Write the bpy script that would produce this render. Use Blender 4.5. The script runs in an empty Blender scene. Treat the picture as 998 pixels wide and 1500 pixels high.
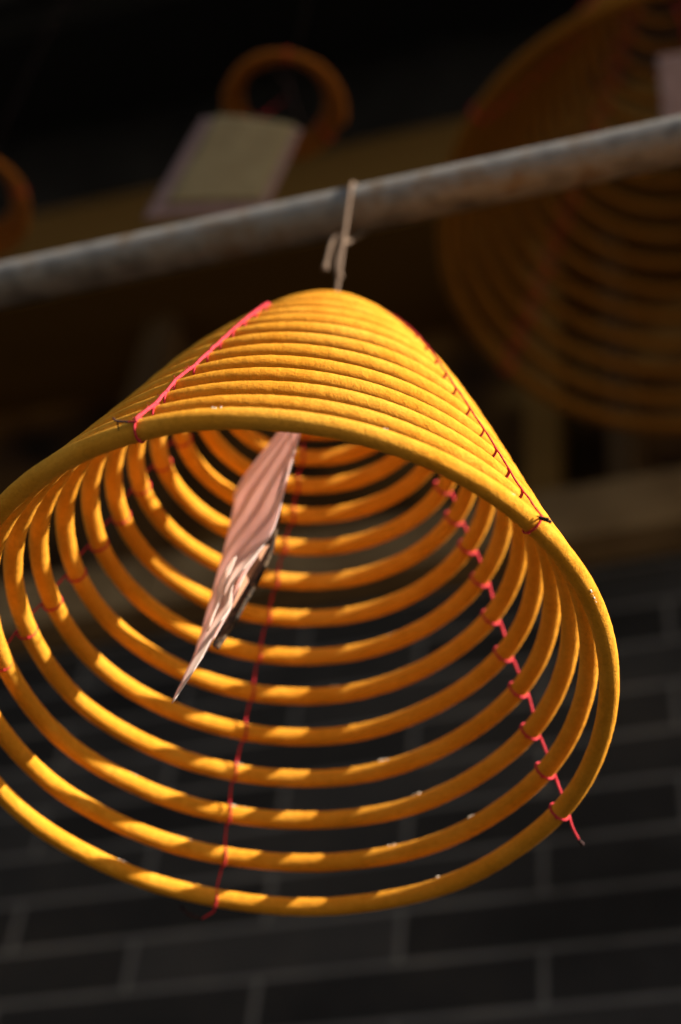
import bpy, bmesh, math, random
from math import sin, cos, pi, radians, sqrt
from mathutils import Vector, Matrix, noise

random.seed(7)
scene = bpy.context.scene
COL = scene.collection

# ------------------------------------------------------------------ helpers
def link(name, me, mats, parent=None, smooth=True):
    o = bpy.data.objects.new(name, me)
    for m in (mats if isinstance(mats, (list, tuple)) else [mats]):
        me.materials.append(m)
    if smooth:
        for p in me.polygons:
            p.use_smooth = True
    COL.objects.link(o)
    if parent is not None:
        o.parent = parent
        o.matrix_parent_inverse = parent.matrix_world.inverted() if False else Matrix.Translation(-Vector(parent.location))
    return o

def thing(name, label, cat, loc=(0, 0, 0), group=None):
    o = bpy.data.objects.new(name, None)
    o.location = loc
    o.empty_display_size = .02
    o['label'] = label
    o['category'] = cat
    if group:
        o['group'] = group
    COL.objects.link(o)
    return o

def mesh(name, v, f, midx=None):
    me = bpy.data.meshes.new(name)
    me.from_pydata([tuple(a) for a in v], [], f)
    if midx:
        for p, i in zip(me.polygons, midx):
            p.material_index = i
    me.update()
    return me

class MB:
    """collects geometry for ONE mesh object"""
    def __init__(s):
        s.v = []; s.f = []; s.m = []
    def add(s, v, f, mi=0):
        b = len(s.v)
        s.v += [Vector(a) for a in v]
        s.f += [tuple(i + b for i in q) for q in f]
        s.m += [mi] * len(f)
    def box(s, lo, hi, mi=0):
        x0, y0, z0 = lo; x1, y1, z1 = hi
        s.add([(x0,y0,z0),(x1,y0,z0),(x1,y1,z0),(x0,y1,z0),(x0,y0,z1),(x1,y0,z1),(x1,y1,z1),(x0,y1,z1)],
              [(0,3,2,1),(4,5,6,7),(0,1,5,4),(1,2,6,5),(2,3,7,6),(3,0,4,7)], mi)
    def tube(s, pts, rad, seg=12, caps=True, bump=None, mi=0, closed=False):
        pts = [Vector(p) for p in pts]
        n = len(pts)
        rads = rad if isinstance(rad, (list, tuple)) else [rad] * n
        v = []; f = []
        up = None
        for i, p in enumerate(pts):
            if closed:
                t = (pts[(i + 1) % n] - pts[i - 1]).normalized()
            else:
                t = (pts[min(i + 1, n - 1)] - pts[max(i - 1, 0)]).normalized()
            if up is None:
                a = Vector((0, 0, 1)) if abs(t.z) < .9 else Vector((1, 0, 0))
                up = (a - t * a.dot(t)).normalized()
            else:
                up = (up - t * up.dot(t)).normalized()
            b = t.cross(up)
            for k in range(seg):
                an = 2 * pi * k / seg
                d = up * cos(an) + b * sin(an)
                r = rads[i]
                if bump:
                    r *= bump(p + d * r)
                v.append(p + d * r)
        m = n if closed else n - 1
        for i in range(m):
            j = (i + 1) % n
            for k in range(seg):
                l = (k + 1) % seg
                f.append((i * seg + k, i * seg + l, j * seg + l, j * seg + k))
        if caps and not closed:
            f.append(tuple(range(seg))[::-1])
            f.append(tuple((n - 1) * seg + k for k in range(seg)))
        s.add(v, f, mi)
    def ball(s, c, r, mi=0, sq=(1, 1, 1), seg=8):
        c = Vector(c); v = []; f = []
        v.append(c + Vector((0, 0, r * sq[2])))
        R = seg // 2
        for i in range(1, R):
            a = pi * i / R
            for k in range(seg):
                b = 2 * pi * k / seg
                v.append(c + Vector((r * sin(a) * cos(b) * sq[0], r * sin(a) * sin(b) * sq[1], r * cos(a) * sq[2])))
        v.append(c - Vector((0, 0, r * sq[2])))
        L = len(v) - 1
        for k in range(seg):
            l = (k + 1) % seg
            f.append((0, 1 + k, 1 + l))
            f.append((L, 1 + (R - 2) * seg + l, 1 + (R - 2) * seg + k))
            for i in range(R - 2):
                f.append((1 + i * seg + k, 1 + (i + 1) * seg + k, 1 + (i + 1) * seg + l, 1 + i * seg + l))
        s.add(v, f, mi)
    def build(s, name, mats, parent=None, smooth=True):
        return link(name, mesh(name, s.v, s.f, s.m), mats, parent, smooth)

def spline(pts, n):
    """Catmull-Rom through pts"""
    P = [Vector(p) for p in pts]
    P = [P[0] * 2 - P[1]] + P + [P[-1] * 2 - P[-2]]
    out = []
    m = len(P) - 3
    for i in range(m):
        a, b, c, d = P[i:i + 4]
        k = n if i < m - 1 else n + 1
        for j in range(k):
            t = j / n
            out.append(.5 * ((2 * b) + (c - a) * t + (2 * a - 5 * b + 4 * c - d) * t * t + (3 * b - a - 3 * c + d) * t ** 3))
    return out

# ------------------------------------------------------------------ materials
def new_mat(name):
    m = bpy.data.materials.new(name)
    m.use_nodes = True
    nt = m.node_tree
    b = nt.nodes['Principled BSDF']
    return m, nt, b

def nd(nt, t, **kw):
    n = nt.nodes.new(t)
    for k, v in kw.items():
        if k in n.inputs.keys():
            n.inputs[k].default_value = v
        else:
            setattr(n, k, v)
    return n

def ramp(nt, fac, stops):
    r = nt.nodes.new('ShaderNodeValToRGB')
    e = r.color_ramp.elements
    while len(e) < len(stops):
        e.new(.5)
    for q, (p, c) in zip(e, stops):
        q.position = p; q.color = (*c, 1)
    nt.links.new(fac, r.inputs['Fac'])
    return r.outputs['Color']

def noisy(name, stops, scale, rough=.8, bump=.0, bscale=None, bdist=.001, detail=6, spec=.3, stretch=None, metal=0):
    m, nt, b = new_mat(name)
    tc = nd(nt, 'ShaderNodeTexCoord')
    mp = nd(nt, 'ShaderNodeMapping')
    if stretch:
        mp.inputs['Scale'].default_value = stretch
    nt.links.new(tc.outputs['Object'], mp.inputs['Vector'])
    n = nd(nt, 'ShaderNodeTexNoise', Scale=scale, Detail=detail)
    nt.links.new(mp.outputs['Vector'], n.inputs['Vector'])
    nt.links.new(ramp(nt, n.outputs['Fac'], stops), b.inputs['Base Color'])
    b.inputs['Roughness'].default_value = rough
    b.inputs['Specular IOR Level'].default_value = spec
    b.inputs['Metallic'].default_value = metal
    if 'incense' in name:
        b.inputs['Diffuse Roughness'].default_value = 1
    if bump:
        n2 = nd(nt, 'ShaderNodeTexNoise', Scale=bscale or scale * 3, Detail=4)
        nt.links.new(mp.outputs['Vector'], n2.inputs['Vector'])
        bp = nd(nt, 'ShaderNodeBump', Strength=bump, Distance=bdist)
        nt.links.new(n2.outputs['Fac'], bp.inputs['Height'])
        nt.links.new(bp.outputs['Normal'], b.inputs['Normal'])
    return m

def incense(name, stops, tint, bstr):
    m, nt, b = new_mat(name)
    tc = nd(nt, 'ShaderNodeTexCoord')
    n1 = nd(nt, 'ShaderNodeTexNoise', Scale=55, Detail=8, Roughness=.7)
    n2 = nd(nt, 'ShaderNodeTexNoise', Scale=14, Detail=3)
    n3 = nd(nt, 'ShaderNodeTexNoise', Scale=420, Detail=5, Roughness=.7)
    for q in (n1, n2, n3):
        nt.links.new(tc.outputs['Object'], q.inputs['Vector'])
    base = ramp(nt, n1.outputs['Fac'], stops)
    mx = nd(nt, 'ShaderNodeMix', data_type='RGBA', blend_type='MIX')
    mx.inputs[7].default_value = (*tint, 1)
    fr = nt.nodes.new('ShaderNodeMapRange')
    fr.inputs['From Min'].default_value = .52; fr.inputs['From Max'].default_value = .75
    fr.inputs['To Max'].default_value = .55
    nt.links.new(n2.outputs['Fac'], fr.inputs['Value'])
    nt.links.new(fr.outputs['Result'], mx.inputs[0]); nt.links.new(base, mx.inputs[6])
    gr = nd(nt, 'ShaderNodeMix', data_type='RGBA', blend_type='MULTIPLY'); gr.inputs[0].default_value = 1
    nt.links.new(mx.outputs[2], gr.inputs[6])
    nt.links.new(ramp(nt, n3.outputs['Fac'], [(.30, (.88, .85, .82)), (.48, (1, 1, 1)), (.75, (1.08, 1.08, 1.12))]), gr.inputs[7])
    nt.links.new(gr.outputs[2], b.inputs['Base Color'])
    b.inputs['Roughness'].default_value = .92
    b.inputs['Diffuse Roughness'].default_value = .25
    b.inputs['Specular IOR Level'].default_value = .1
    n4 = nd(nt, 'ShaderNodeTexNoise', Scale=900, Detail=6, Roughness=.75)
    n5 = nd(nt, 'ShaderNodeTexNoise', Scale=230, Detail=3)
    nt.links.new(tc.outputs['Object'], n4.inputs['Vector']); nt.links.new(tc.outputs['Object'], n5.inputs['Vector'])
    ad = nd(nt, 'ShaderNodeMath', operation='MULTIPLY'); nt.links.new(n4.outputs['Fac'], ad.inputs[0]); nt.links.new(n5.outputs['Fac'], ad.inputs[1])
    bp = nd(nt, 'ShaderNodeBump', Strength=bstr, Distance=.0026)
    nt.links.new(ad.outputs[0], bp.inputs['Height'])
    nt.links.new(bp.outputs['Normal'], b.inputs['Normal'])
    return m
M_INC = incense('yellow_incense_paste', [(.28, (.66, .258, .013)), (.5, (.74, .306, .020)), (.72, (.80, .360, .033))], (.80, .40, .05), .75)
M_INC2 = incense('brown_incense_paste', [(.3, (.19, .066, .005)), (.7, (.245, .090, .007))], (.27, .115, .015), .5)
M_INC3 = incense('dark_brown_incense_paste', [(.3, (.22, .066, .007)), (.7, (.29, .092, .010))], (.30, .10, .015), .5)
M_FLECK_GLINT = noisy('pale_fleck', [(.3, (.75, .68, .55)), (.7, (.85, .80, .7))], 500, .8)
M_RED = noisy('red_thread', [(.3, (.40, .012, .018)), (.7, (.56, .03, .04))], 900, 1, .5, 2500, .0004)
M_PINK = noisy('pinkish_red_thread', [(.3, (.42, .016, .026)), (.7, (.58, .050, .065))], 700, 1, .6, 2500, .0005)
M_BURNT = noisy('singed_thread', [(.3, (.012, .006, .006)), (.7, (.05, .02, .018))], 900, .9)
M_STRING = noisy('tan_string', [(.3, (0.0936, 0.0576, 0.0360)), (.7, (0.1728, 0.1116, 0.0720))], 500, .85, .4, 1500, .0004)
M_STEEL = noisy('worn_steel_pipe', [(.30, (.085, .075, .066)), (.5, (.195, .178, .158)), (.64, (.15, .105, .066))], 40, .55, .5, 260, .0008, spec=.5)
M_LABEL = noisy('yellowed_label_paper', [(.3, (0.1750, 0.1260, 0.0595)), (.7, (0.2310, 0.1750, 0.0875))], 40, .8)
M_BOARD = noisy('brown_corrugated_card', [(.40, (.008, .005, .003)), (.60, (.085, .05, .025))], 260, .9, .5, 700, .0008)
M_WOOD = noisy('dark_timber', [(.3, (0.0300, 0.0156, 0.0060)), (.7, (0.0780, 0.0408, 0.0156))], 9, .75, .3, 40, .002, stretch=(1, 1, .15), spec=.06)
M_BEAM = noisy('ochre_painted_timber', [(.3, (.075, .036, .007)), (.7, (.13, .064, .014))], 6, .7, .2, 30, .002, stretch=(.15, 1, 1), spec=.06)
M_PANEL = noisy('stained_panel', [(.34, (.008, .0035, .0014)), (.5, (.075, .031, .007)), (.66, (.22, .115, .032))], 4.0, .8, .2, 20, .002, detail=3, spec=.06)
M_LEDGE = noisy('ledge_stone', [(.3, (0.1512, 0.0864, 0.0374)), (.7, (0.2592, 0.1584, 0.0720))], 14, .85, .3, 60, .003, spec=.06)
M_DARK = noisy('soot_blackened_boards', [(.3, (0.0018, 0.0015, 0.0012)), (.7, (0.0042, 0.0033, 0.0027))], 5, .9)  # near-black puts the darkness of the unlit loft into the colour
M_ROOF = noisy('grey_roof_tile', [(.3, (.08, .078, .075)), (.7, (.15, .145, .14))], 6, .85)
M_GROUND = noisy('dark_paving', [(.3, (.045, .040, .034)), (.7, (.085, .074, .060))], 1.5, .85, .2, 20, .004)

def paper(name, c1, c2, trans):
    m, nt, b = new_mat(name)
    tc = nd(nt, 'ShaderNodeTexCoord')
    n = nd(nt, 'ShaderNodeTexNoise', Scale=60, Detail=5)
    nt.links.new(tc.outputs['Object'], n.inputs['Vector'])
    col = ramp(nt, n.outputs['Fac'], [(.3, c1), (.7, c2)])
    nt.links.new(col, b.inputs['Base Color'])
    b.inputs['Roughness'].default_value = .8
    b.inputs['Specular IOR Level'].default_value = .2
    tr = nd(nt, 'ShaderNodeBsdfTranslucent')
    nt.links.new(col, tr.inputs['Color'])
    mx = nd(nt, 'ShaderNodeMixShader', Fac=trans)
    nt.links.new(b.outputs['BSDF'], mx.inputs[1])
    nt.links.new(tr.outputs['BSDF'], mx.inputs[2])
    nt.links.new(mx.outputs['Shader'], nt.nodes['Material Output'].inputs['Surface'])
    bp = nd(nt, 'ShaderNodeBump', Strength=.3, Distance=.0006)
    n2 = nd(nt, 'ShaderNodeTexNoise', Scale=130, Detail=4)
    nt.links.new(tc.outputs['Object'], n2.inputs['Vector'])
    nt.links.new(n2.outputs['Fac'], bp.inputs['Height'])
    nt.links.new(bp.outputs['Normal'], b.inputs['Normal'])
    return m
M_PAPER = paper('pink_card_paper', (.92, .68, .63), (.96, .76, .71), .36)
M_FOLD = paper('brown_fold_paper', (.40, .20, .12), (.48, .25, .15), .2)  # brown holds the shade under the flap as colour
M_DULL = paper('faded_pink_paper', (0.2232, 0.1364, 0.1240), (0.2852, 0.1798, 0.1674), .2)  # darker, duller pink than the near card's sheet
M_FLAP = paper('pale_paper_underside', (.92, .80, .73), (.95, .85, .79), .6)  # paler than the pink sheet: sunlight on the flap put into colour

def brick_mat():
    m, nt, b = new_mat('grey_brickwork')
    tc = nd(nt, 'ShaderNodeTexCoord')
    sp = nd(nt, 'ShaderNodeSeparateXYZ')
    nt.links.new(tc.outputs['Object'], sp.inputs[0])
    cb = nd(nt, 'ShaderNodeCombineXYZ')
    # shift so that joints fall where the wall shows them
    ax = nd(nt, 'ShaderNodeMath', operation='ADD'); ax.inputs[1].default_value = BRX
    az = nd(nt, 'ShaderNodeMath', operation='ADD'); az.inputs[1].default_value = BRZ
    nt.links.new(sp.outputs['X'], ax.inputs[0]); nt.links.new(sp.outputs['Z'], az.inputs[0])
    nt.links.new(ax.outputs[0], cb.inputs['X']); nt.links.new(az.outputs[0], cb.inputs['Y'])
    br = nd(nt, 'ShaderNodeTexBrick', Scale=1.0)
    br.inputs['Brick Width'].default_value = .291
    br.inputs['Row Height'].default_value = .0655
    br.inputs['Mortar Size'].default_value = .0034
    br.inputs['Mortar Smooth'].default_value = .15
    br.inputs['Bias'].default_value = 0
    br.inputs['Color1'].default_value = (.018, .0148, .0127, 1)
    br.inputs['Color2'].default_value = (.039, .033, .029, 1)
    br.inputs['Mortar'].default_value = (.118, .102, .089, 1)
    br.offset = .5
    nt.links.new(cb.outputs[0], br.inputs['Vector'])
    n = nd(nt, 'ShaderNodeTexNoise', Scale=3.5, Detail=9, Roughness=.65)
    nt.links.new(tc.outputs['Object'], n.inputs['Vector'])
    mul = nd(nt, 'ShaderNodeMix', data_type='RGBA', blend_type='MULTIPLY')
    mul.inputs[0].default_value = 1
    nt.links.new(br.outputs['Color'], mul.inputs[6])
    nt.links.new(ramp(nt, n.outputs['Fac'], [(.3, (.45, .43, .41)), (.5, (.95, .95, .95)), (.72, (1.5, 1.42, 1.3))]), mul.inputs[7])
    nt.links.new(mul.outputs[2], b.inputs['Base Color'])
    b.inputs['Roughness'].default_value = .85
    b.inputs['Specular IOR Level'].default_value = .08
    bp = nd(nt, 'ShaderNodeBump', Strength=.6, Distance=.006)
    inv = nd(nt, 'ShaderNodeMath', operation='SUBTRACT'); inv.inputs[0].default_value = 1
    nt.links.new(br.outputs['Fac'], inv.inputs[1])
    nt.links.new(inv.outputs[0], bp.inputs['Height'])
    nt.links.new(bp.outputs['Normal'], b.inputs['Normal'])
    return m
BRX, BRZ = .7334 + 20 * .291 + .0, 40 * .0655 - 2.6288 + .0655
M_BRICK = brick_mat()

# ------------------------------------------------------------------ the incense coil
S = .15                      # outer radius, metres
RC = (-.0541, .00009, -.0000)
class Coil:
    def __init__(s, base, R, rc, zc, e, az0, umin, umax, rt, direction=-1):
        s.base = Vector(base); s.R = R; s.rc = rc; s.zc = zc; s.e = e; s.az0 = az0
        s.umin = umin; s.umax = umax; s.rt = rt; s.dir = direction
    def rz(s, u):
        return (1 + s.rc[0]*u + s.rc[1]*u*u + s.rc[2]*u**3, s.zc[0]*u + s.zc[1]*u*u + s.zc[2]*u**3)
    def at(s, u, ps):
        r, z = s.rz(u); e = s.e
        r *= 1 + e[0]*cos(2*ps) + e[1]*sin(2*ps)
        z += (e[2]*u + e[6]*u*u)*cos(ps) + (e[3]*u + e[7]*u*u)*sin(ps)
        x = r*cos(ps) + e[4]*u; y = r*sin(ps) + e[5]*u
        c, n = cos(s.az0), sin(s.az0)
        return s.base + Vector((c*x - n*y, n*x + c*y, z)) * s.R
    def ring(s, n, ps):          # ring n counted at angle ps
        return s.at(n - ps/2/pi, ps)
    def axis(s, u):
        c, n = cos(s.az0), sin(s.az0)
        x, y = s.e[4]*u, s.e[5]*u
        return s.base + Vector((c*x - n*y, n*x + c*y, s.rz(u)[1])) * s.R
    def outward(s, u, ps):
        c, n = cos(s.az0 + ps), sin(s.az0 + ps)
        (r1, z1), (r2, z2) = s.rz(u - .5), s.rz(u + .5)
        dr, dz = r2 - r1, z2 - z1
        l = sqrt(dr*dr + dz*dz)
        return Vector((c*dz/l, n*dz/l, -dr/l))
    def tangent(s, u, ps):
        return (s.at(u - .004/2/pi, ps + .004) - s.at(u, ps)).normalized()
    def path(s, per):
        n = int((s.umax - s.umin) * per)
        out = []
        for i in range(n + 1):
            u = s.umin + (s.umax - s.umin) * i / n
            p = s.at(u, -2*pi*u)
            w = noise.noise_vector(p * 14 / s.R * .15) * (s.rt * .28)
            out.append(p + w)
        return out

def paste_bump(p):
    return 1 + .022*noise.noise(p*260) + .020*noise.noise(p*700) + .014*noise.noise(p*1500)

ZC = (.1339, .0028, -.0002)
import json
FIT = json.loads('''{"base": [-0.2384605430388227, 0.540398425804095, 2.1608478808792038], "R": [-0.05410168163942066, 9.802425425154633e-05, -1.918936392597242e-05], "Z": [0.13387048863579773, 0.0027884226674631868, -0.0002484844502216564], "e": [0.0039012849210425613, 0.005941068389418618, -0.010102091311824867, 0.0038004275546435645, 0.00029356969892999063, -0.00019260803285541637, 0.0007323377331232019, -0.00018103095885990106], "az0": -1.6459748014603204, "psi": [0.0, 1.1525057010738378, 2.415019499260697, 3.728532504210546, 4.882760168289869], "off": {"A": {"0": 0.0034, "1": 0.011049999999999999, "2": -0.00085, "3": -0.0204}, "B": {"0": 0.015299999999999998, "1": -0.0017, "2": 0.0017, "3": 0.00255, "4": 0.00255, "5": -0.009349999999999999, "6": -0.024650000000000002, "7": -0.016149999999999998, "8": -0.00255}, "C": {"0": 0.0034, "1": 0.0017, "2": 0.007649999999999999, "3": -0.0085, "4": 0.0059499999999999996, "5": 0.00425, "6": -0.015299999999999998, "7": -0.01275, "8": 0.0059499999999999996, "9": -0.0085}, "D": {"0": -0.0051, "1": -0.0085, "2": 0.00425, "3": 0.015299999999999998, "4": 0.0059499999999999996, "5": 0.0085, "6": 0.011049999999999999, "7": 0.00255, "8": -0.00425, "9": -0.011899999999999999, "10": -0.03145, "11": -0.022099999999999998, "12": -0.014450000000000001}, "E": {"2": 0.0034, "3": 0.0102, "4": -0.0051, "5": -0.01275, "6": -0.0068, "7": -0.011049999999999999, "8": 0.0136, "9": -0.00085, "10": 0.01275}}, "f": 2583.988993890287, "cam": [[0.955944, 0.162511, 0.244461], [0.281551, -0.74324, -0.606897], [0.083066, 0.648987, -0.756251]], "tails": {"A": [[-0.25252, 0.3847, 2.16039], [-0.25673, 0.38324, 2.1602], [-0.25815, 0.38194, 2.16079], [-0.25715, 0.38662, 2.15868], [-0.24859, 0.38436, 2.15929]], "B": [[-0.09987, 0.46615, 2.15495], [-0.09566, 0.46782, 2.15365], [-0.10081, 0.4652, 2.15541], [-0.09629, 0.46674, 2.15431]], "C": [[-0.1243, 0.65196, 2.14736], [-0.12225, 0.65771, 2.14341], [-0.12101, 0.65962, 2.14228]], "D": [[-0.31467, 0.67925, 2.14327], [-0.32134, 0.68059, 2.14003], [-0.32733, 0.67717, 2.14084], [-0.33226, 0.67724, 2.1458]]}, "flecks": [[0, 0.2282, -0.15, 0.0, 0.0008], [0, 1.0585, -0.2, 0.0, 0.0005], [0, 1.4506, -1.15, 0.0, 0.0007], [0, 1.4766, -1.2, 0.0, 0.0006], [0, 0.6703, -0.1, 0.0, 0.0004], [0, 4.0576, 1.7, 0.0, 0.0011], [0, 3.6055, 1.7, 0.0, 0.001], [1, 3.8716, 1.7, 0.0, 0.0012], [1, 3.4214, 1.7, 0.0, 0.0009], [1, 3.1113, 1.7, 0.0, 0.0009], [2, 3.7135, 1.7, 0.0, 0.0011], [2, 3.6715, 1.7, 0.0, 0.0009], [2, 4.1337, 1.7, 0.0, 0.001], [3, 3.7255, 1.7, 0.0, 0.0009], [2, 2.9952, 1.7, 0.0, 0.0009], [3, 3.1253, 1.7, 0.0, 0.0009], [4, 2.9652, 1.7, 0.0, 0.0009], [5, 3.3394, 1.7, 0.0, 0.0008], [6, 3.0252, 1.7, 0.0, 0.0009], [7, 4.2737, 1.7, 0.0, 0.0009], [8, 3.3794, 1.7, 0.0, 0.0008], [1, 2.7871, 1.7, 0.0, 0.0007], [0, 2.9612, 1.7, 0.0, 0.0007]], "sheet": [[[-0.22717, 0.50277, 2.31317], [-0.23696, 0.51342, 2.28162], [-0.24503, 0.52376, 2.24824], [-0.25679, 0.52645, 2.22245], [-0.26366, 0.52991, 2.20026], [-0.27031, 0.53119, 2.18122], [-0.28177, 0.52822, 2.14287]], [[-0.25687, 0.53702, 2.34881], [-0.28227, 0.55047, 2.32319], [-0.2847, 0.55423, 2.30882], [-0.28691, 0.55697, 2.27946], [-0.29091, 0.56029, 2.23979], [-0.29221, 0.55933, 2.20973], [-0.287, 0.53634, 2.15053]]], "flap": [[[-0.24489, 0.52258, 2.2413], [-0.25037, 0.52085, 2.22769], [-0.25384, 0.51979, 2.21949], [-0.25891, 0.51894, 2.2053], [-0.26079, 0.52463, 2.19749], [-0.26471, 0.52383, 2.18364], [-0.27076, 0.52497, 2.1649], [-0.28142, 0.52756, 2.14219]], [[-0.25947, 0.53224, 2.24735], [-0.26464, 0.53221, 2.24041], [-0.26642, 0.53171, 2.23626], [-0.26953, 0.53219, 2.22165], [-0.27219, 0.53333, 2.20798], [-0.27367, 0.53266, 2.19349], [-0.27804, 0.53054, 2.16866], [-0.28247, 0.52902, 2.14332]]], "leaf": [[[-0.25938, 0.51758, 2.22476], [-0.26284, 0.52, 2.21112], [-0.26595, 0.5225, 2.20017], [-0.26876, 0.52476, 2.18819], [-0.27032, 0.52614, 2.18394]], [[-0.26418, 0.52395, 2.23132], [-0.26962, 0.52725, 2.22427], [-0.27196, 0.52936, 2.2086], [-0.2729, 0.52937, 2.19373], [-0.27255, 0.52841, 2.18668]]], "fold": [[[-0.25082, 0.53371, 2.24896], [-0.25778, 0.53675, 2.2337], [-0.26384, 0.53788, 2.2176], [-0.26801, 0.53664, 2.20006]], [[-0.25317, 0.53158, 2.24462], [-0.25928, 0.52943, 2.23115], [-0.2645, 0.52869, 2.21683], [-0.26705, 0.53165, 2.20041]]], "board": [[[-0.23645, 0.51463, 2.29007], [-0.24108, 0.51952, 2.2754], [-0.24946, 0.53581, 2.253], [-0.25509, 0.54036, 2.23695], [-0.26221, 0.54282, 2.21946], [-0.26751, 0.54398, 2.20359], [-0.2725, 0.54293, 2.1896]], [[-0.23782, 0.51543, 2.29031], [-0.24381, 0.5202, 2.27529], [-0.2568, 0.54199, 2.25229], [-0.26167, 0.54407, 2.24243], [-0.26784, 0.54603, 2.22696], [-0.27191, 0.54537, 2.21163], [-0.27577, 0.54389, 2.19306]]], "big": [-0.04184, 1.0015, 3.18937], "card_base": [-0.24202, 0.51989, 2.33099], "card2": [[-0.43897, 0.64872, 2.98709], [-0.35644, 0.68157, 2.9874], [-0.38697, 0.70323, 2.89403], [-0.4878, 0.67812, 2.88159]], "card3": [[-0.05048, 0.75363, 3.12103], [0.01892, 0.78695, 3.16962], [0.00799, 0.84856, 3.03731], [-0.0581, 0.80401, 3.02525]]}''')
main = Coil(FIT['base'], S, FIT['R'], FIT['Z'], FIT['e'], FIT['az0'], -.80, 15.2, .0046)
PSI = FIT['psi']; OFF = FIT['off']

coil = thing('incense_coil', 'bright yellow conical incense coil in sunlight, hanging close up from the steel pipe',
             'incense coil', main.base, 'incense coils hanging under the eaves')
mb = MB()
mb.tube(main.path(480), main.rt, 24, True, paste_bump)
# pale crumbs on the paste; those along inner ring tops imitate sun glints
for n, ps, lift, r, sz in FIT['flecks']:
    u = n - ps/2/pi
    o = main.outward(u, ps); t = main.tangent(u, ps); q = o.cross(t)
    a = lift
    p = main.at(u, ps) + (o*cos(a) + Vector((0,0,1))*0 + q*sin(a)) * main.rt * .99
    for k in range(6):
        j = Vector((random.uniform(-1,1), random.uniform(-1,1), random.uniform(-1,1))) * sz * .3 + t * sz * random.uniform(-2.6, 2.6)
        mb.ball(p + j, sz * random.uniform(.3, .75), 1, (1, random.uniform(.6,1), random.uniform(.6,1)), 6)
mb.build('spiral_rod', [M_INC, M_FLECK_GLINT], coil)

V3 = lambda *a: Vector(a)
def binding(c, parent, ps0, off, n0, n1, rth, mat, burnt_path=None, tail=None, wob=.0003, start=None, bead=1.5, seg=8, rrun=None, fuzz=0):
    b = MB()
    pts = []
    for n in range(n0, n1 + 1):
        ps = ps0 + off.get(str(n), .0)
        u = n - ps/2/pi
        if u > c.umax - .1 or u < c.umin:
            continue
        p = c.at(u, ps); o = c.outward(u, ps); t = c.tangent(u, ps)
        q = o.cross(t).normalized()
        if q.z < 0: q = -q            # q runs up the cone
        # loop round the rod, slightly askew
        rr = c.rt + rth*.75
        loop = []
        for k in range(20):
            a = 2*pi*k/20
            loop.append(p + (o*cos(a) + q*sin(a))*rr + t*(rth*1.2*sin(a + .6)))
        b.tube(loop, rth, seg, closed=True)
        # knot where the loop is drawn tight
        kp = p - q*rr*.75 - o*rr*.66 + t*rth*-.5
        b.ball(kp, rth*bead, 0, (1, 1, .9), 8)
        kp2 = p + o*(rr + rth*.4) + q*rth*.5
        b.ball(kp2, rth*bead*.95, 0, (1, 1, .9), 8)
        pts.append((p + o*(rr + rth*.6) - q*rr*.25, p + o*(rr + rth*.6) + q*rr*.25))
    run = []
    for i, (lo, hi) in enumerate(pts):
        run += [lo, hi]
        if i + 1 < len(pts):
            nx = pts[i + 1][0]
            for k in (1, 2):
                m = hi.lerp(nx, k/3)
                run.append(m + Vector((random.uniform(-1,1), random.uniform(-1,1), random.uniform(-1,1))) * wob)
    fine = spline(run, 4)
    rads = [(rrun or rth) * random.uniform(.82, 1.18) for _ in fine]
    b.tube(fine, rads, seg)
    if start is None:
        start = pts[0][0]
    if tail:
        b.tube(spline([start] + [Vector(x) for x in tail], 5), rth*.95, seg)
    if fuzz:
        for _ in range(fuzz):
            p = random.choice(fine); d = V3(random.uniform(-1,1), random.uniform(-1,1), random.uniform(-1,1)).normalized()
            b.tube([p, p + d*.0014 + V3(0,0,-.0002), p + d*.0024 + V3(random.uniform(-1,1), random.uniform(-1,1), -.6)*.0006], .00011, 4)
    o = b.build('binding_thread', mat, parent)
    if burnt_path:
        e = MB()
        for path, r0, r1 in burnt_path:
            sp = spline(path, 5)
            e.tube(sp, [r0 + (r1 - r0)*i/(len(sp)-1) for i in range(len(sp))], seg)
            e.ball(sp[-1], r1*1.3, 0, (1, 1, 1), 6)
        e.build('burnt_end', M_BURNT, o)
    return o

TH = FIT['tails']
V = Vector
def tp(k): return [V(x) for x in TH[k]]
# A: thick fuzzy pink thread on the near left; B thin dark one on the right; C D E seen from inside
a = tp('A'); binding(main, coil, PSI[0], OFF['A'], 0, 10, .00055, M_PINK, [([a[0], a[1], a[2]], .0005, .0004), ([a[1], a[3]], .0004, .0002)], [a[4], a[0]], .0002, rrun=.0008, fuzz=70)
b_ = tp('B'); binding(main, coil, PSI[1], OFF['B'], 0, 14, .00046, M_RED, [([b_[0], b_[1]], .0006, .0007), ([b_[2], b_[3]], .0003, .0005)], [b_[0]], .0002)
c_ = tp('C'); binding(main, coil, PSI[2], OFF['C'], 0, 14, .00063, M_PINK, [([c_[1], c_[2]], .0007, .0009)], [c_[0], c_[1]], .0002, fuzz=40)
d_ = tp('D'); binding(main, coil, PSI[3], OFF['D'], 0, 14, .00055, M_RED, [([d_[1], d_[2], d_[3]], .0007, .0011)], [d_[0], d_[1]], .0003)
binding(main, coil, PSI[4], OFF['E'], 1, 14, .00050, M_RED)

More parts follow.
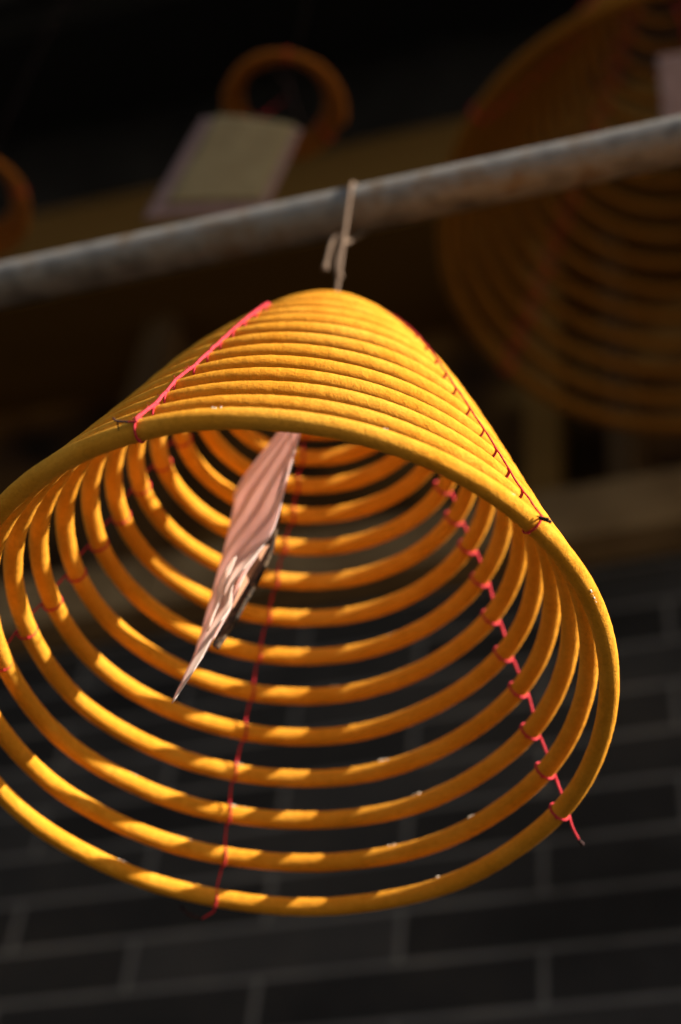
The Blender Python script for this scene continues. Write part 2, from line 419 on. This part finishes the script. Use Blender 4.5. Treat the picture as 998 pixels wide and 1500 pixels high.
# string: hangs from the pipe, tied with a knot, two legs down to the innermost turn
POLE_Y, POLE_Z, POLE_R = .5404, 2.5735, .0150
w = MB()
px = -.2335
knot = V((-.2336, .530, 2.4815))
apex_u = main.umax
l1 = main.at(apex_u - .1, -2*pi*(apex_u - .1)); l2 = main.at(apex_u - .6, -2*pi*(apex_u - .6))
r0 = .0013
join = main.axis(apex_u) + V((0, 0, .0035))
w.tube(spline([l1, l1.lerp(join, .5) + V((0, 0, .001)), join], 6), r0*.8, 8)
w.tube(spline([l2, l2.lerp(join, .5) + V((0, 0, .001)), join], 6), r0*.8, 8)
w.tube(spline([join, join.lerp(knot, .5) + V((.0006, 0, 0)), knot], 6), r0, 8)
w.ball(knot, .0026, 0, (1, 1, 1.1), 10)
k2 = V((-.2340, .5285, 2.520))
R_ = POLE_R + r0
def around(x0, x1, a0, a1, n=14):
    return [V((x0 + (x1-x0)*i/n, POLE_Y + R_*cos(a0 + (a1-a0)*i/n), POLE_Z + R_*sin(a0 + (a1-a0)*i/n))) for i in range(n+1)]
# over the pipe and back
w.tube(spline([knot, k2 + V((.0006,0,0))], 5) + around(-.2325, -.2310, pi*1.12, -.25*pi) + [V((-.2350, .5400, 2.535)), V((-.2362, .5320, 2.522)), k2], r0, 8)
w.tube(spline([knot + V((-.001,.0,.001)), V((-.2358,.5292,2.497)), k2], 6), r0, 8)
w.ball(k2, .0024, 0, (1, 1, 1.3), 10)
# loose end hanging beside the knot
w.tube(spline([k2, V((-.2385, .5275, 2.522)), V((-.2410, .5275, 2.513)), V((-.2425, .529, 2.498)), V((-.2428, .529, 2.489))], 6), [r0]*20 + [r0*1.5]*5, 8)
# thread from the apex down to the card
w.build('hanging_string', M_STRING, coil)

# ------------------------------------------------------------------ card inside the coil
def sheet(near, far, nu=40, nv=14, bow=0.0, thick=.0004):
    """grid between two 3-D edges, given a real thickness"""
    A = spline(near, 12); B = spline(far, 12)
    n = len(A); v = []; f = []
    def grid(off):
        g = []
        for i in range(n):
            for j in range(nv + 1):
                t = j/nv
                p = A[i].lerp(B[i], t)
                g.append(p)
        return g
    g = grid(0)
    nrm = []
    for i in range(n):
        for j in range(nv + 1):
            du = g[min(i+1, n-1)*(nv+1) + j] - g[max(i-1, 0)*(nv+1) + j]
            dv = g[i*(nv+1) + min(j+1, nv)] - g[i*(nv+1) + max(j-1, 0)]
            c = du.cross(dv)
            nrm.append(c.normalized() if c.length > 1e-12 else V((0, 0, 1)))
    v = []
    for k, p in enumerate(g):
        j = k % (nv + 1)
        q = p + nrm[k]*bow*sin(pi*j/nv) + nrm[k]*.0005*noise.noise(p*60)
        g[k] = q
    N = len(g)
    v = [p + m*thick/2 for p, m in zip(g, nrm)] + [p - m*thick/2 for p, m in zip(g, nrm)]
    W = nv + 1
    for i in range(n - 1):
        for j in range(nv):
            a, b, c, d = i*W + j, i*W + j + 1, (i+1)*W + j + 1, (i+1)*W + j
            f.append((a, b, c, d)); f.append((N + d, N + c, N + b, N + a))
    for i in range(n - 1):
        for j in (0, nv):
            a, d = i*W + j, (i+1)*W + j
            f.append((a, d, N + d, N + a) if j == 0 else (d, a, N + a, N + d))
    for j in range(nv):
        for i in (0, n - 1):
            a, b = i*W + j, i*W + j + 1
            f.append((b, a, N + a, N + b) if i == 0 else (a, b, N + b, N + a))
    return v, f

card = thing('paper_card', 'pink paper card seen edge on inside the sunlit yellow coil, its lower flap curling open',
             'card', FIT['card_base'], 'paper cards hanging from the coils')
def card_part(name, key, mat, **kw):
    c = MB(); v, f = sheet(FIT[key][0], FIT[key][1], **kw); c.add(v, f)
    return c.build(name, mat, card)
card_part('pink_sheet', 'sheet', M_PAPER)
card_part('curled_flap', 'flap', M_FLAP)
card_part('inner_leaf', 'leaf', M_FLAP)
card_part('inner_fold', 'fold', M_FOLD)
card_part('cardboard_backing', 'board', M_BOARD, thick=.002)
t = MB(); top = V(FIT['sheet'][0][0]).lerp(V(FIT['sheet'][1][0]), .4)
t.tube(spline([top, top.lerp(main.axis(14), .5) + V((.001, 0, 0)), main.at(14.6, -2*pi*14.6)], 6), .0005, 6)
t.build('card_thread', M_RED, card)

# ------------------------------------------------------------------ steel pipe
pole = thing('steel_pipe', 'worn grey steel pipe slanting across the picture with the yellow coil tied to it', 'pipe', (0, POLE_Y, POLE_Z))
b = MB()
XL, XR = -2.2, 2.2
pts = [V((XL + (XR - XL)*i/400, POLE_Y, POLE_Z)) for i in range(401)]
b.tube(pts, POLE_R, 40, True, lambda p: 1 + .006*noise.noise(p*60))
b.build('pipe_rail', M_STEEL, pole)

# ------------------------------------------------------------------ other coils, in the shade of the added roof
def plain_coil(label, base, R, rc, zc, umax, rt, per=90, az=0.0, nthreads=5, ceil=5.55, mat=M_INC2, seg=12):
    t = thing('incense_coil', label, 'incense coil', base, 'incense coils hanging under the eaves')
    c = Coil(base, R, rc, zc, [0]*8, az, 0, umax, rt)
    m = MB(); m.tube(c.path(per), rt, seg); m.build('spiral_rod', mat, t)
    for k in range(nthreads):
        ps = 2*pi*k/nthreads + .4
        binding(c, t, ps, {}, 1, int(umax), rt*.16, M_RED, seg=6)
    s = MB()
    top = c.axis(umax); kn = top + V((0, 0, R*.45))
    for du in (.05, .55):
        u = umax - du
        s.tube([c.at(u, -2*pi*u), kn], .0011, 6)
    s.ball(kn, .003)
    s.tube([kn, V((kn.x, kn.y, ceil))], .0005, 6)
    s.build('hanging_string', M_BURNT, t)
    return t, c

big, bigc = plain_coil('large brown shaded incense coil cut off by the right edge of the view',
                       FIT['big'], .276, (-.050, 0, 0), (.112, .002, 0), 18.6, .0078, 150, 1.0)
SR = ((-.010, 0, 0), (.23, 0, 0))
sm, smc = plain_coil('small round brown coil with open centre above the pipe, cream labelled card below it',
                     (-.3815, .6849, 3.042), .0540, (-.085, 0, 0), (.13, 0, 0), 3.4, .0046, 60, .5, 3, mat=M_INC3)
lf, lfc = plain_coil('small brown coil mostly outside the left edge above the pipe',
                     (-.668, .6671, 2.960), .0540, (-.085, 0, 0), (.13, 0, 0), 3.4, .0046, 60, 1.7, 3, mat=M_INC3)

def flat_card(label, quad, panel=None, hang=None, group='paper cards hanging from the coils'):
    """quad: top-left, top-right, bottom-right, bottom-left"""
    q = [V(p) for p in quad]
    o = thing('paper_card', label, 'card', (q[0] + q[1])/2, group)
    m = MB(); v, f = sheet([q[0], (q[0]+q[3])/2 + V((.001,-.001,0)), q[3]], [q[1], (q[1]+q[2])/2, q[2]], bow=.002, thick=.0006); m.add(v, f)
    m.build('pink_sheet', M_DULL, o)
    if panel:
        n = (q[1]-q[0]).cross(q[3]-q[0]).normalized()
        if n.y > 0: n = -n
        def pt(a, b): return q[0].lerp(q[1], a).lerp(q[3].lerp(q[2], a), b)
        a0, a1, b0, b1 = panel
        g = MB()
        v, f = sheet([pt(a0, b0), pt(a0, (b0+b1)/2), pt(a0, b1)], [pt(a1, b0), pt(a1, (b0+b1)/2), pt(a1, b1)], bow=.002, thick=.0006)
        g.add([p + n*.0032 for p in v], f)
        g.build('cream_label', M_LABEL, o)
    if hang is not None:
        h = MB(); h.tube([(q[0]+q[1])/2, V(hang)], .0006, 6); h.build('card_thread', M_RED, o)
    return o
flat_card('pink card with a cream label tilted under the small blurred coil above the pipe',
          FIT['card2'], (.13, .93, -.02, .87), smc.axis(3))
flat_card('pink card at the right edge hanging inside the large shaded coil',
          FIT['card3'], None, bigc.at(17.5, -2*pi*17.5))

# ------------------------------------------------------------------ the temple front behind
YW = 1.4
house = thing('temple_building', 'dark brick temple front with stone ledge and timber frame behind the coils', 'building', (0, YW, 0))
m = MB(); m.box((-4, YW, 0), (4, YW + .35, 3.165)); m.build('brick_wall', M_BRICK, house, False)
m = MB()
for k in range(5):
    x0 = -4 + 1.6*k
    m.box((x0 + .002, YW - .045, 3.169), (x0 + 1.596, YW + .30, 3.262))
o = m.build('stone_ledge', M_LEDGE, house, False)
m = MB(); m.box((-4, YW + .20, 3.264), (4, YW + .26, 4.02)); m.build('stained_panel', M_PANEL, house, False)
for x, wd in ((-2.3, .06), (-1.62, .06), (-.95, .05), (-.31, .045), (-.205, .03), (.38, .06), (1.05, .06)):
    m = MB(); m.box((x - wd/2, YW + .06, 3.264), (x + wd/2, YW + .197, 4.02)); m.build('post', M_BEAM if x == -.31 else M_WOOD, house, False)
m = MB(); m.box((-4, YW - .02, 4.022), (4, YW + .24, 4.315)); m.build('lintel', M_BEAM, house, False)
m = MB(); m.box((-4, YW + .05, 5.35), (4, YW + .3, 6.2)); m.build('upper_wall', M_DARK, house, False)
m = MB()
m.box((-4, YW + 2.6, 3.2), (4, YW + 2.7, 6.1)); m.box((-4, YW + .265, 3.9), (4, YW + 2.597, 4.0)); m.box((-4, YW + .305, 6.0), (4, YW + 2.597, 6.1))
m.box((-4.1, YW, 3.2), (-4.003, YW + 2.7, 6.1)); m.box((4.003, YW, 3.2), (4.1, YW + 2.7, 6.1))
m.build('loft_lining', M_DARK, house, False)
RE = -0.759
m = MB()
m.box((-4, RE, 5.60), (13, YW + 3, 5.72))  # unseen roof, added to shade the wall and the rear coils
m.build('roof', M_ROOF, house, False)
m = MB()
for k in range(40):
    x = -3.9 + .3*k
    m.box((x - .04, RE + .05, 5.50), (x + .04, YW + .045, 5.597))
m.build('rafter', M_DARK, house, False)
# posts carrying the pipe, out at its ends
for x in (XL, XR):
    m = MB(); m.tube([(x, POLE_Y, 0), (x, POLE_Y, POLE_Z - .5), (x, POLE_Y, POLE_Z + .03)], .024, 16); m.build('upright', M_STEEL, pole)

# ------------------------------------------------------------------ ground
m = MB(); m.add([(-60, -60, 0), (60, -60, 0), (60, 60, 0), (-60, 60, 0)], [(0, 1, 2, 3)])
g = m.build('ground', M_GROUND, None, False); g['kind'] = 'structure'

# ------------------------------------------------------------------ light
SUN = V((0.9020, -0.1835, 0.3907)).normalized()          # direction towards the sun
el = math.asin(SUN.z); rotz = math.atan2(SUN.x, SUN.y)
W = bpy.data.worlds.new('World'); scene.world = W; W.use_nodes = True
nt = W.node_tree
sky = nt.nodes.new('ShaderNodeTexSky'); sky.sky_type = 'NISHITA'; sky.sun_disc = False
sky.sun_elevation = el; sky.sun_rotation = rotz
nt.links.new(sky.outputs['Color'], nt.nodes['Background'].inputs['Color'])
nt.nodes['Background'].inputs['Strength'].default_value = .05
L = bpy.data.lights.new('sun', 'SUN'); L.energy = 5.0; L.angle = radians(.5); L.color = (1, .93, .82)
lo = bpy.data.objects.new('sun', L); COL.objects.link(lo)
lo.rotation_euler = (-SUN).to_track_quat('-Z', 'Y').to_euler()

# ------------------------------------------------------------------ camera
cd = bpy.data.cameras.new('camera'); cam = bpy.data.objects.new('camera', cd); COL.objects.link(cam)
R3 = FIT['cam']
cam.matrix_world = Matrix.Translation((0, 0, 1.6)) @ Matrix(R3).to_4x4()
cd.sensor_fit = 'VERTICAL'; cd.sensor_height = 36; cd.lens = 36*FIT['f']/1500
cd.clip_start = .02; cd.clip_end = 500
cd.dof.use_dof = True; cd.dof.focus_distance = .770
cd.dof.aperture_fstop = cd.lens*1e-3/.0150
scene.camera = cam
scene.view_settings.view_transform = 'Standard'
scene.view_settings.look = 'None'
scene.view_settings.exposure = 1.45
scene.view_settings.gamma = 1
